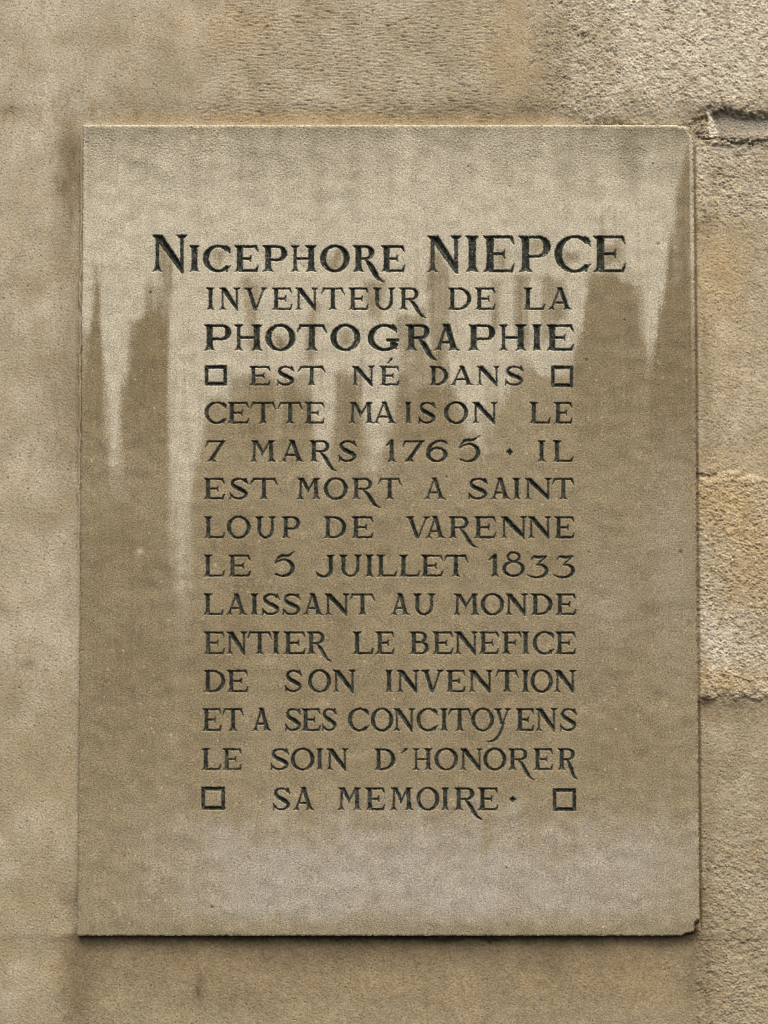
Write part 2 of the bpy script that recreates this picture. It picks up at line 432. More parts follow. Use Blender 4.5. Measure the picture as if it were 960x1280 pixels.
# every line: top, bottom, thick stroke, thin stroke, letters (kind, left, right [, tail x, tail y])
WORDS = [[9], [6], [9, 2, 2], [12], [3, 3, 4], [5, 6, 2], [1, 4, 4, 2], [3, 4, 1, 5], [4, 2, 7], [2, 1, 7, 4], [8, 2, 5], [6, 2, 8], [2, 3, 9], [2, 1, 3, 11], [2, 4, 9], [2, 7]]   # letters in each word of each line
LINES = [
 (307, 340, 7.6, 3.0, [('N', 190, 233, {'yt': 294, 'T': 8.4}), ('I', 237, 249), ('C', 253.5, 288), ('E', 293, 323), ('P', 328, 359), ('H', 363.5, 396), ('O', 400, 437), ('R', 441, 468, 480.5, 353), ('E', 476.5, 506)]),
 (295, 340.5, 9.4, 3.2, [('N', 534, 576), ('I', 582, 598.6), ('E', 604, 643), ('P', 648, 688.6), ('C', 693, 738.5), ('E', 742, 782)]),
 (360, 387.5, 5.0, 2.2, [('I', 258, 268), ('N', 274, 299.6), ('V', 305, 334), ('E', 340, 365), ('N', 369, 397), ('T', 401, 431), ('E', 436, 460.5), ('U', 466, 493), ('R', 499, 523, 532.5, 397.5), ('D', 560, 589), ('E', 594, 619), ('L', 654.6, 681), ('A', 685, 715)]),
 (406, 438.5, 7.6, 3.0, [('P', 255, 289), ('H', 293, 328), ('O', 331.5, 369), ('T', 371, 408.6), ('O', 413, 450.5), ('G', 459.5, 497.5), ('R', 507, 537, 546, 450.5), ('A', 542, 575), ('P', 585, 619), ('H', 624, 658), ('I', 665.6, 676.6), ('E', 683.5, 717)]),
 (458, 482, 4.9, 2.2, [('E', 312, 338), ('S', 346, 368), ('T', 372, 407), ('N', 440, 467.7), ('E', 475, 499), ('acute', 484.5, 490, {'yt': 448.5, 'yb': 454.5}), ('D', 537, 560), ('A', 562.5, 592), ('N', 596, 624), ('S', 631, 655)]),
 (503, 529.6, 4.9, 2.2, [('C', 255.7, 283), ('E', 284.7, 311), ('T', 312.6, 345), ('T', 347, 378), ('E', 381, 405.5), ('M', 436, 467), ('A', 465.5, 495.5), ('I', 506.5, 514), ('S', 523, 545), ('O', 555, 585), ('N', 590.5, 621), ('L', 662, 688), ('E', 692.6, 715)]),
 (551, 577.5, 5.0, 2.2, [('7', 256.5, 281.5), ('M', 313, 344.6), ('A', 350, 380), ('R', 387, 411.5, 420.4, 589), ('S', 423, 446), ('1', 482.5, 494), ('7', 503, 530), ('6', 533, 559.4), ('5', 572, 600, {'yt': 545}), ('I', 672, 682), ('L', 691, 716.5)]),
 (598, 624.4, 4.9, 2.2, [('E', 255, 280.6), ('S', 287, 310.5), ('T', 312.6, 347), ('M', 371, 400.6), ('O', 404.7, 434.5), ('R', 440, 465, 475.5, 635), ('T', 472, 502), ('A', 529.6, 557), ('S', 585, 610), ('A', 612.7, 638), ('I', 641, 650.6), ('N', 656, 688.6), ('T', 690, 718)]),
 (646, 673, 4.8, 2.2, [('L', 255, 280.6), ('O', 283.6, 313), ('U', 319, 344), ('P', 352, 375), ('D', 404.7, 432.6), ('E', 440, 466.5), ('V', 507, 537.4), ('A', 531.5, 556.7), ('R', 561, 585.5, 596, 684.5), ('E', 593, 620), ('N', 626, 658), ('N', 660, 688.6), ('E', 693.4, 718)]),
 (694, 721, 4.9, 2.2, [('L', 254.4, 280.6), ('E', 285.5, 313), ('5', 341.6, 368, {'yt': 690}), ('J', 395, 418), ('U', 424, 451), ('I', 457, 466.5), ('L', 471, 496), ('L', 499, 524.7), ('E', 526.6, 553.7), ('T', 554.5, 585), ('1', 610.5, 623.5), ('8', 628, 656, {'yt': 690}), ('3', 659, 685.5, {'yt': 695, 'yb': 722.5}), ('3', 691.5, 718.5, {'yt': 695, 'yb': 722.5})]),
 (742.6, 769, 4.9, 2.2, [('L', 254.4, 279), ('A', 282, 309), ('I', 313.5, 322.5), ('S', 327.5, 350), ('S', 353, 376), ('A', 378, 404), ('N', 406, 436), ('T', 437, 469), ('A', 488, 512.5), ('U', 516.6, 543), ('M', 566.7, 599), ('O', 601, 630), ('N', 632, 659), ('D', 664, 690.5), ('E', 695, 720)]),
 (790, 818, 4.9, 2.2, [('E', 255, 280.6), ('N', 283, 308.5), ('T', 309, 340), ('I', 340.5, 349), ('E', 355, 381.7), ('R', 383.6, 405.5, 413.6, 827), ('L', 441, 466.5), ('E', 469.7, 492.7), ('B', 512, 536), ('E', 541, 566), ('N', 568, 597), ('E', 599, 623.5), ('F', 627.6, 652), ('I', 652.5, 661.5), ('C', 666, 692.6), ('E', 694.5, 719.7)]),
 (838, 865.5, 4.9, 2.2, [('D', 254.4, 281.5), ('E', 284, 310), ('S', 356, 377.6), ('O', 385, 413.6), ('N', 416, 444), ('I', 482, 490.5), ('N', 496, 523.5), ('V', 526.6, 554.5), ('E', 557.7, 581.6), ('N', 585.6, 615.4), ('T', 619.5, 648), ('I', 652.5, 661.5), ('O', 663, 691), ('N', 692.6, 719.5)]),
 (886, 914, 4.8, 2.2, [('E', 253, 276.6), ('T', 278, 304.5), ('A', 314.5, 339.5), ('S', 356.5, 376.5), ('E', 377, 400.6), ('S', 402.5, 421), ('C', 435, 461), ('O', 463.5, 491.5), ('N', 491.8, 518), ('C', 520.6, 547), ('I', 550.5, 559.5), ('T', 560, 589), ('O', 589, 617.5), ('y', 617, 639, 608.6, 927.5), ('E', 645, 667.5), ('N', 669.5, 696), ('S', 700, 721)]),
 (936, 962.8, 4.8, 2.2, [('L', 252, 276), ('E', 278.5, 302), ('S', 338, 361.5), ('O', 363.5, 393), ('I', 395.5, 403.5), ('N', 408, 434.5), ('D', 468, 494), ('apostrophe', 501.5, 508.5, {'yb': 942}), ('H', 516, 540.5), ('O', 543, 572.6), ('N', 575, 603), ('O', 604, 633), ('R', 635.5, 659, 667.5, 975), ('E', 667, 691), ('R', 697, 718.5, 721, 974)]),
 (985, 1013, 5.0, 2.2, [('S', 341, 363), ('A', 366, 393), ('M', 422, 452), ('E', 457, 481), ('M', 487.5, 516.6), ('O', 520.6, 549), ('I', 552, 561), ('R', 568, 592.5, 602, 1024.5), ('E', 598, 622.7)]),
]
ORNAMENTS = [('square_ornament', 'square', 256, 283.5, 457, 482), ('square_ornament', 'square', 689, 716.5, 457.5, 484), ('square_ornament', 'square', 251.7, 281, 984, 1012.5), ('square_ornament', 'square', 691, 720, 986, 1014),
             ('interpunct', 'dot', 632.5, 641.5, 560.5, 569.5), ('interpunct', 'dot', 636.5, 645.5, 995.5, 1003.5)]

# ------------------------------------------------------------------ the plaque
(XL0, ZT0), (XR0, _), (XL1, ZB0), (XR1, _) = uv_to_world(104, 156), uv_to_world(866, 156), uv_to_world(97, 1170), uv_to_world(875, 1170)
PXL, PXR, PZT, PZB = (XL0 + XL1) / 2, (XR0 + XR1) / 2, ZT0, ZB0
STEP = 0.00075
nx = int(round((PXR - PXL) / STEP)) + 1; nz = int(round((PZT - PZB) / STEP)) + 1
gx = np.linspace(PXL, PXR, nx); gz = np.linspace(PZT, PZB, nz)
GX, GZ = np.meshgrid(gx, gz)
U, V = world_to_uv(GX, GZ)
U = U.astype(np.float32); V = V.astype(np.float32)
sh = U.shape
mm = STEP * 1000

warp_u = fft_noise(sh, mm, 2.5, 14, 11) ; warp_v = fft_noise(sh, mm, 2.5, 14, 12)
Uw, Vw = U + 0.16 * warp_u, V + 0.16 * warp_v

SD = np.full(sh, 60.0, np.float32)           # distance to the nearest letter edge, negative inside
OWN = np.full(sh, -1, np.int16)              # which line or ornament a point belongs to
def cut(g, owner):
    us = []; vs = []
    for p in g.prims:
        for q in p[1]: us.append(q[0]); vs.append(q[1])
    pad = 7
    c0, c1 = np.searchsorted(U[nz // 2], [min(us) - pad - 3, max(us) + pad + 3]); r0, r1 = np.searchsorted(V[:, nx // 2], [min(vs) - pad - 3, max(vs) + pad + 3])
    u, v = Uw[r0:r1, c0:c1], Vw[r0:r1, c0:c1]
    d = np.full(u.shape, 60.0, np.float32)
    for p in g.prims:
        d = np.minimum(d, sd_poly(p[1], u, v) if p[0] == 'P' else sd_stroke(p[1], p[2], u, v))
    d = d - 0.08
    cur = SD[r0:r1, c0:c1]
    OWN[r0:r1, c0:c1] = np.where(d < cur, owner, OWN[r0:r1, c0:c1])
    SD[r0:r1, c0:c1] = np.minimum(d, cur)
N_WORDS = 0
for li, (yt, yb, T, t, chars) in enumerate(LINES):
    owners = [N_WORDS + k for k, n in enumerate(WORDS[li]) for _ in range(n)]
    assert len(owners) == len(chars), li
    N_WORDS += len(WORDS[li])
    for ch, ow in zip(chars, owners):
        opt = ch[-1] if isinstance(ch[-1], dict) else {}
        args = [a for a in ch[1:] if not isinstance(a, dict)]
        g = G(args[0], args[1], opt.get('yt', yt), opt.get('yb', yb), opt.get('T', T), t)
        GL[ch[0]](g, *args[2:])
        cut(g, ow)
for oi, (nm, k, a, b, c, d) in enumerate(ORNAMENTS):
    g = G(a, b, c, d, 5, 2.2); GL[k](g); cut(g, 100 + oi)

# --- relief of the face, millimetres, positive towards the street
n_grain = fft_noise(sh, mm, 1.1, 3.0, 21)
n_grain2 = fft_noise(sh, mm, 2.2, 6.0, 22)
n_big = fft_noise(sh, mm, 20, 140, 23)
rough_top = sstep(260, 160, V) * 0.8 + sstep(0.6, 1.6, fft_noise(sh, mm, 30, 120, 24)) * 0.35
H = 0.095 * n_grain + (0.03 + 0.15 * rough_top) * n_grain2 + 0.3 * n_big
# small pits and bruises
rp = np.random.default_rng(5)
PIT = np.zeros(sh, np.float32); FLECK = np.zeros(sh, np.float32)
def dab(arr, u, v, r, k, ry=None):
    ry = r if ry is None else ry
    c0, c1 = np.searchsorted(U[nz // 2], [u - 4 * r - 3, u + 4 * r + 3]); r0, r1 = np.searchsorted(V[:, nx // 2], [v - 4 * ry - 3, v + 4 * ry + 3])
    a = arr[r0:r1, c0:c1]
    if a.size: np.maximum(a, k * np.exp(-(((U[r0:r1, c0:c1] - u) / r) ** 2 + ((V[r0:r1, c0:c1] - v) / ry) ** 2)), out=a)
for u, v, r in [(637, 233, 1.1), (733, 450, 2.0), (781, 400, 1.5), (736, 690, 1.3), (823, 305, 1.8), (851, 690, 2.2), (558, 596, 1.4), (188, 366, 1.6), (265, 1134, 2.0), (633, 1085, 1.4), (816, 205, 1.2), (585, 208, 1.2)]:
    dab(PIT, u, v, r, .8)
for _ in range(90):
    dab(PIT, rp.uniform(110, 860), rp.uniform(170, 1160), rp.uniform(.5, 1.0), rp.uniform(.3, .7))
for u, v, r in [(175, 689, 4.0), (269, 706, 2.5), (353, 954, 2.2), (395, 577, 1.8), (288, 858, 2.5), (242, 172, 4), (746, 475, 1.8), (380, 345, 1.6)]:
    dab(FLECK, u, v, r, .55)
for _ in range(900):
    dab(FLECK, rp.uniform(110, 860), rp.uniform(430, 1160), rp.uniform(.5, 1.2), rp.uniform(.3, .85))
H -= 1.2 * PIT

# arrises: distance to the outline of the slab (mm), a broken corner at the upper right and one at the lower right
DX = np.minimum(GX - PXL, PXR - GX) * 1000; DZ = np.minimum(PZT - GZ, GZ - PZB) * 1000
edge_n = fft_noise(sh, mm, 5, 30, 31)
right = (GX > 0)
rad = np.where(right & (DX < DZ), 3.2 + 1.2 * sstep(500, 200, V), 2.0)
D = np.minimum(DX, DZ) + 0.22 * edge_n - 0.35 - 1.3 * np.clip(fft_noise(sh, mm, 6, 26, 33) - 1.8, 0, 2)
cu, cv, cr = 846.0, 180.0, 22.0              # rounded, knocked-off upper right corner
dcor = cr - np.hypot(np.maximum(U - cu, 0), np.maximum(cv - V, 0)) + 1.1 * edge_n
D = np.where((U > cu) & (V < cv), np.minimum(D, dcor), D)
chip = sd_poly([(849, 1180), (853, 1169.5), (858, 1166), (866.5, 1164.5), (868.5, 1160), (869, 1153), (876, 1149), (890, 1180)], U + .8 * edge_n, V)
D = np.minimum(D, chip)
e = np.clip(rad - D, 0, None)
H -= np.where(e <= rad, rad - np.sqrt(np.maximum(rad * rad - np.minimum(e, rad) ** 2, 0)), 0) * 0.8
H -= np.clip(-D, 0, 12) * 2.6
# chipped notches along the left arris
H -= 0.45 * np.clip(edge_n - .5, 0, 2) * sstep(7, 0, DX) * (~right)

# --- the carved letters: V-cuts
slope = 1.05
depth = np.minimum(slope * np.clip(0.7 - SD, 0, None), 5.2)
inside = sstep(0.6, -0.8, SD)
H = H * (1 - 0.75 * inside) - depth
PAINT = sstep(0.35, -0.35, SD + 0.10 * n_grain)
wear = sstep(1.25, 2.3, fft_noise(sh, mm, 1.8, 7, 41) + 0.5 * fft_noise(sh, mm, 20, 90, 42))
PAINT *= 1 - 0.35 * wear

# --- rain-washed streaks and dirt
wob = fft_noise(sh, mm, 10, 60, 51, 1.0, 0.12); wob2 = fft_noise(sh, mm, 18, 120, 52, 1.0, 0.5)
fine = fft_noise(sh, mm, 1.2, 4, 53); fine2 = fft_noise(sh, mm, 1.2, 4, 55)
vst = fft_noise(sh, mm, 5, 45, 54, 1.0, 0.07)          # long vertical water marks
Us, Vs = U + 2.0 * wob + 1.7 * fine, V + 4 * wob2 + 1.7 * fine2
def area(P, soft=8.0, un=None, vn=None):
    return sstep(soft, -soft, sd_poly(P, Us if un is None else un, Vs if vn is None else vn))
PALEm = area([(80, 100), (900, 100), (900, 330), (838, 350), (815, 460), (806, 440), (797, 352), (738, 350), (716, 470), (660, 462), (650, 440), (628, 505), (610, 470), (604, 560), (585, 545), (570, 480), (520, 490), (497, 470),
                (482, 545), (472, 600), (458, 600), (450, 490), (425, 470), (414, 560), (408, 620), (396, 600), (388, 500), (340, 470), (300, 500), (262, 500), (246, 560), (239, 640), (234, 735), (228, 815), (219, 735),
                (216, 640), (212, 540), (210, 390), (188, 395), (163, 400), (157, 470), (153, 560), (148, 615), (139, 590), (134, 500), (128, 420), (122, 330), (112, 420), (80, 430)], 5 + .02 * np.clip(V - 380, 0, 400))
fade = np.where(U < 200, sstep(650, 520, V), np.where(U < 260, sstep(830, 720, V), np.where(U < 700, sstep(690, 470, V), sstep(520, 400, V))))
PALEm = np.clip(PALEm * (.3 + .7 * fade) + .10 * vst * sstep(300, 420, V), 0, 1)
for u, va, vb, hw, k in [(404, 440, 590, 7, .6), (465, 430, 588, 6, .55), (562, 420, 500, 8, .4), (614, 440, 545, 9, .6), (592, 470, 530, 5, .5), (497, 345, 500, 7, .35), (352, 440, 545, 6, .3), (300, 470, 540, 8, .35), (635, 350, 470, 7, .4), (576, 380, 470, 8, .4), (715, 350, 430, 5, .4)]:
    PALEm = np.maximum(PALEm, k * np.exp(-((Us - u) / hw) ** 2) * sstep(va - 40, va, V) * sstep(vb + 30, vb - 50, Vs))
Us2, Vs2 = U + 2.0 * wob + 1.7 * fine, V + 4 * wob2 + 1.7 * fine2
DIRTm = np.zeros(sh, np.float32)
def dirt(P, k, soft=4.0):
    np.maximum(DIRTm, k * area(P, soft, Us2, Vs2) * (1 - .75 * sstep(470, 640, V)), out=DIRTm)
dirt([(122, 318), (128, 400), (133, 470), (134, 600), (100, 640), (100, 520), (108, 440), (116, 380)], .85, 4 + 4 * sstep(460, 330, V))
dirt([(187.5, 360), (194, 385), (203, 372), (208, 338), (211, 345), (212, 420), (212, 640), (208, 800), (160, 720), (152, 560), (158, 470), (166, 405), (182, 392)], .95, 5 + 7 * sstep(430, 350, V))
dirt([(736, 344), (790, 344), (798, 370), (802, 430), (812, 480), (800, 620), (716, 640), (718, 440), (726, 400)], .66, 6 + 8 * sstep(390, 330, V))
dirt([(858, 176), (863, 210), (866, 300), (870, 640), (800, 640), (812, 470), (822, 400), (833, 330), (842, 270), (850, 220)], .95, 3.5)
for P in ([(305, 352), (325, 352), (320, 440), (308, 430)], [(538, 305), (556, 328), (562, 372), (556, 470), (542, 480), (540, 400)], [(612, 344), (626, 346), (624, 420), (615, 410)], [(643, 344), (662, 344), (660, 440), (645, 430)],
          [(672, 344), (706, 340), (708, 400), (680, 430)], [(384, 382), (400, 386), (396, 460), (386, 450)], [(500, 390), (535, 392), (533, 460), (500, 450)], [(455, 342), (480, 350), (478, 400), (460, 390)],
          [(200, 300), (215, 320), (213, 380), (206, 370)], [(286, 470), (340, 470), (345, 560), (280, 560)], [(355, 470), (392, 470), (390, 560), (350, 570)], [(416, 470), (452, 462), (455, 580), (418, 580)], [(500, 450), (560, 452), (575, 560), (490, 560)],
          [(268, 310), (282, 312), (281, 330), (270, 333)], [(408, 316), (428, 316), (430, 332), (410, 334)], [(704, 308), (722, 312), (720, 330), (705, 330)], [(752, 305), (776, 305), (778, 335), (752, 338)], [(340, 412), (360, 414), (360, 432), (342, 432)], [(422, 412), (443, 412), (442, 434), (424, 434)],
          [(619, 305), (634, 310), (634, 334), (620, 334)], [(660, 300), (678, 300), (678, 318), (662, 318)], [(748, 270), (752, 262), (757, 300), (750, 305)]):
    dirt(P, .72, 5)
lowmask = sstep(560, 700, V) * sstep(1090, 900, V)
np.maximum(DIRTm, lowmask * (.32 + .13 * fft_noise(sh, mm, 40, 260, 61, 1.0, .4) + 0.3 * sstep(330, 130, U)), out=DIRTm)
DIRTm += .05 * fine + (.07 + .05 * sstep(350, 550, V)) * vst; DIRTm = np.clip(DIRTm, 0, 1)
GREYm = np.clip(sstep(985, 1075, V + 14 * wob2) * sstep(1168, 1130, V) * (0.72 + .1 * fft_noise(sh, mm, 60, 300, 62) + .05 * vst) * sstep(120, 330, U) * (0.6 + .4 * sstep(860, 700, U)), 0, .9)
GREYm = np.maximum(GREYm, .85 * np.exp(-((Us - 510) / 95) ** 2 - ((Vs - 1085) / 60) ** 2)); GREYm = np.maximum(GREYm, .7 * np.exp(-((Us - 360) / 70) ** 2 - ((Vs - 1085) / 50) ** 2))
GREYm = np.maximum(GREYm, .7 * np.exp(-((Us - 790) / 80) ** 2 - ((Vs - 1068) / 40) ** 2))
for u, v, a, b, k in [(205, 1070, 9, 40, .35), (760, 760, 40, 60, .25), (840, 700, 25, 120, .3)]:
    GREYm = np.maximum(GREYm, k * np.exp(-((U - u) / a) ** 2 - ((V - v) / b) ** 2))
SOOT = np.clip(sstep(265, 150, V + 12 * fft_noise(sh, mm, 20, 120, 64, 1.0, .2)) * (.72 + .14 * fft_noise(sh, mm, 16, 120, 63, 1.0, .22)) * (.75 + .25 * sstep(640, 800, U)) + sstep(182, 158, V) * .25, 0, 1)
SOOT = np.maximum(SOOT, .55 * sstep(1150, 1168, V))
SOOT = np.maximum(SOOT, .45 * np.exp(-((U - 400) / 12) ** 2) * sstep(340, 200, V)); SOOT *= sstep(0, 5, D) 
rim = sstep(6.5, 3.0, DX) * right * sstep(640, 240, V)
PALEm = np.maximum(PALEm, .8 * rim); DIRTm *= 1 - .8 * rim; SOOT *= 1 - rim * .8
brk = sstep(1.0, -1.0, D - 0.3)
PITm = np.clip(PIT + .8 * sstep(1.5, -.5, chip), 0, 1)
plaque = empty('commemorative_plaque', (0, 0.0, PZB), 'carved limestone plaque with black French inscription, rain streaked, fixed on the stone wall', 'plaque')

Y0 = 0.0
Vtx = np.stack([GX, Y0 - H / 1000.0, GZ - PZB], -1).reshape(-1, 3).astype(np.float32)
ids = np.arange(nx * nz, dtype=np.int32).reshape(nz, nx)
FACES = np.stack([ids[:-1, :-1], ids[1:, :-1], ids[1:, 1:], ids[:-1, 1:]], -1).reshape(-1, 4)
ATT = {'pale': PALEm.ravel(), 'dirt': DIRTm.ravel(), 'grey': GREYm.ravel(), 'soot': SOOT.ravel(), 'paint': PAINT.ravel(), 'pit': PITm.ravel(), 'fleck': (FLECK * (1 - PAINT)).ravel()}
sdq = SD.ravel()[FACES].min(1); own = OWN.ravel()[FACES[np.arange(len(FACES)), SD.ravel()[FACES].argmin(1)]]
fo = np.where(sdq < 0.7, own, -1)
# the slab: face, four sides, back
body = FACES[fo < 0]
rim_ids = np.concatenate([ids[0, :-1], ids[:-1, -1], ids[-1, :0:-1], ids[:0:-1, 0]])
nV = len(Vtx); nr = len(rim_ids)
back = Vtx[rim_ids].copy(); back[:, 1] = 0.050
side = np.stack([rim_ids, np.roll(rim_ids, -1), nV + (np.arange(nr) + 1) % nr, nV + np.arange(nr)], -1).astype(np.int32)
VA = np.concatenate([Vtx, back]); AA = {k: np.concatenate([a, a[rim_ids]]) for k, a in ATT.items()}
submesh('slab', VA, np.concatenate([body, side]), M_PLAQUE, plaque, AA)
for wi in range(N_WORDS):
    o = submesh('carved_word', Vtx, FACES[fo == wi], M_PLAQUE, plaque, ATT)
    if wi == 1: o['label'] = 'largest carved word, in heavy tall capitals'
for oi, orn in enumerate(ORNAMENTS):
    submesh(orn[0], Vtx, FACES[fo == 100 + oi], M_PLAQUE, plaque, ATT)

# ------------------------------------------------------------------ the wall
def axis(lo, a, b, hi, fine_, coarse):
    return np.concatenate([np.arange(lo, a, coarse), np.arange(a, b, fine_), np.arange(b, hi + coarse, coarse)])
wu = axis(-520, -12, 972, 1480, 1.0, 5.0); wv = axis(-420, -12, 1292, 1740, 1.0, 5.0)
WU, WV = np.meshgrid(wu, wv); WU = WU.astype(np.float32); WV = WV.astype(np.float32)
U0, V0 = -540, -440
NS = (2200, 2040)
def wn(lo, hi, seed, ax=1.0, ay=1.0):
    return bilerp(fft_noise(NS, 1.0, lo, hi, seed, ax, ay), WU - U0, WV - V0)
w1 = wn(20, 120, 101); w2 = wn(20, 120, 102)
Wu, Wv = WU + 5 * w1, WV + 4 * w2
# rough patches against smooth ones
ROUGH = np.clip(sstep(655, 700, Wu + .1 * (WV - 80) + 12 * wn(4, 16, 103)) * sstep(165, 120, Wv) + .9 * sstep(868, 872, WU) * sstep(165, 180, WV) * sstep(290, 260, Wv) + sstep(868, 872, WU) * (.32 + .68 * sstep(575, 605, Wv) * sstep(890, 865, Wv))
                + .45 * sstep(1010, 1100, Wv) * sstep(865, 880, WU) + .06, 0, 1)
LINEN = sstep(220, 300, Wu) * sstep(660, 600, Wu) * sstep(165, 135, Wv) * sstep(-60, 30, Wv)
nr1 = wn(3.6, 11, 111); nr2 = wn(1.7, 4.5, 112); nl = wn(1.7, 6, 113, 0.17, 1.0); nb = wn(60, 300, 114)
ridge = 1 - np.abs(nr1) * 1.1
amp = .62 + .3 * np.clip(wn(12, 60, 116), -1.5, 1.5)
nr3 = wn(2.4, 7, 117, .75, 1.2)
amp = .8 + .16 * np.clip(wn(12, 60, 116), -1.5, 1.5)
nr3 = wn(2.2, 6, 117, .75, 1.2); nr4 = wn(1.5, 3.2, 118)
nr5 = wn(8, 26, 119)
HW = .85 * ROUGH * amp * (0.30 * nr1 + .42 * nr3 + .34 * nr2 + .5 * nr5 - .9 * np.clip(nr3 - 1.3, 0, 2)) + (1 - ROUGH) * (.11 * nr2 + .11 * nr4 + .03 * nr1) * (.6 + .4 * amp) + LINEN * .2 * nl + .3 * nb
HW = HW - np.clip(wn(2, 6, 115) - 2.0, 0, 2) * (1.0 + .8 * ROUGH)
# planes of the courses, mm behind the face of the plaque
Wu2, Wv2 = WU + 1.5 * w1, WV + 1.5 * w2
top = sstep(156, np.where(WU < 104, 96, 122), Wv2)
left_pl, right_pl, top_pl, bot_pl = -4.5, -7.0, -2.2, -10.5
side_pl = np.where(WU < 480, left_pl, right_pl)
under = sstep(60, 96, Wu2) * sstep(884, 860, Wu2) * sstep(1100, 1140, WV)
base = side_pl + (top_pl - side_pl) * top + (bot_pl - side_pl) * under
HW = HW + base
# ledge ridges of mortar along the left side of the slab
HW += 3.0 * np.exp(-((WU - (99.5 - (WV - 450) * .007) - 1.0 * w1) / 1.8) ** 2) * sstep(150, 200, WV) * sstep(820, 500, WV)
HW -= 1.6 * np.exp(-((WU - (96 - (WV - 450) * .007)) / 1.4) ** 2) * sstep(150, 200, WV) * sstep(900, 500, WV)
# right-hand joints: the broken bed joint, and two tight ones
jn = wn(4, 22, 121)
jt = np.interp(WU, [640, 725, 760, 800, 850, 885, 905, 935, 975, 1500], [152, 150, 147, 152, 153, 141, 134, 140, 141, 143]).astype(np.float32) + 1.2 * jn
jb = np.interp(WU, [640, 860, 872, 900, 930, 975, 1500], [156, 158, 168, 174, 175, 171, 172]).astype(np.float32) + 1.2 * wn(4, 14, 122)
dj = np.maximum(jt - WV, WV - jb)                       # negative inside the joint
inj = np.where(jt - WV > WV - jb, sstep(2.0, -9.0, dj), sstep(1.5, -2.5, dj)) * sstep(715, 745, WU)
fill = sstep(905, 895, WU) * -1 + 2.5 * np.abs(wn(6, 18, 123)) * sstep(900, 885, WU) + 2.5 * sstep(158, 170, WV) * sstep(900, 930, WU) 
jdepth = -11.5 + fill + .4 * nr2 * sstep(900, 880, WU) + .3 * nr4 + .35 * nr3 + 6 * sstep(146, 172, WV)
HW = HW * (1 - inj) + jdepth * inj
HW += 1.2 * np.exp(-((WV - jt + 9) / 9) ** 2) * sstep(720, 860, WU) * sstep(960, 900, WU) * top
lip = np.exp(-((WV - jb - 3) / 3.5) ** 2) * sstep(868, 880, WU)
HW += 2.5 * lip * (.6 + .5 * jn)
crack = np.exp(-((WV - (np.interp(WU, [866, 880, 900, 920, 960, 1500], [168, 172, 171, 177, 177, 176]) + 1.3 * jn)) / 1.3) ** 2) * sstep(866, 872, WU) * sstep(.2, .9, jn + .6 * sstep(935, 880, WU))
HW -= 4.5 * crack
lime = sstep(1.0, -1.0, sd_poly([(884.5, 132), (889, 132), (890.5, 145), (894, 150), (895.5, 158), (899, 168), (888.5, 169), (886.5, 158), (885.5, 148)], WU + .7 * jn, WV))
HW = HW * (1 - lime) + (-7.5 + .6 * nr2) * lime
j2 = np.exp(-((WV - 594 - 2.0 * jn - .02 * (WU - 870)) / 2.6) ** 2) * sstep(868, 874, WU)
HW -= 2.2 * j2 * sstep(960, 870, WU)
HW += 2.5 * sstep(868, 874, WU) * sstep(592, 600, Wv) * sstep(878, 866, Wv)
HW -= 1.0 * np.exp(-((WU - 665 - 6 * w1) / 7) ** 2) * sstep(140, 60, WV)
j3 = np.exp(-((WU - 872 - (WV - 600) * .008) / 2.0) ** 2) * sstep(175, 190, WV) * sstep(1165, 1150, WV)
HW -= 4 * j3
# --- stains of the wall, plus shade painted under slab, joint lip and ledge
vg = wn(30, 200, 131); st = wn(6, 40, 132, 1.0, .3); blot = wn(8, 40, 133)
Wu3, Wv3 = WU + 1.6 * w1 + .8 * nr2, WV + 1.4 * w2 + .8 * nr1
def blob(u, v, a, b, k=1.0): return k * np.exp(-((Wu3 - u) / a) ** 2 - ((Wv3 - v) / b) ** 2)
Pm = .27 + .10 * vg + .07 * st + ROUGH * (.14 + .17 * wn(2.4, 7, 134) + .1 * wn(10, 40, 135)) + .62 * sstep(680, 860, WU) * sstep(150, 90, WV) + blob(60, 100, 60, 45, .45) + blob(90, 10, 120, 30, .3) + blob(905, 815, 40, 45, .55) + blob(30, 210, 40, 60, .25) + blob(70, 760, 35, 60, .3) + blob(770, 140, 60, 9, .5) + blob(20, 1060, 60, 60, .25) + blob(25, 1230, 50, 40, .3) + blob(905, 190, 40, 12, .3)
Pm = Pm - .3 * sstep(870, 900, Wv) - .2 * sstep(1165, 1172, WV) * (WU > 75)
Gm = .10 + .08 * st + blob(420, 150, 330, 14, .55) + blob(300, 30, 90, 40, .25) + blob(640, 60, 40, 90, .35) + blob(900, 330, 36, 60, .5) + blob(895, 620, 60, 40, .6) + blob(935, 700, 40, 70, .6) + blob(900, 850, 60, 22, .6) + blob(560, 1230, 300, 26, .22) + blob(230, 1200, 120, 25, .35) + blob(800, 1210, 60, 40, .3) + blob(910, 460, 60, 120, .2)
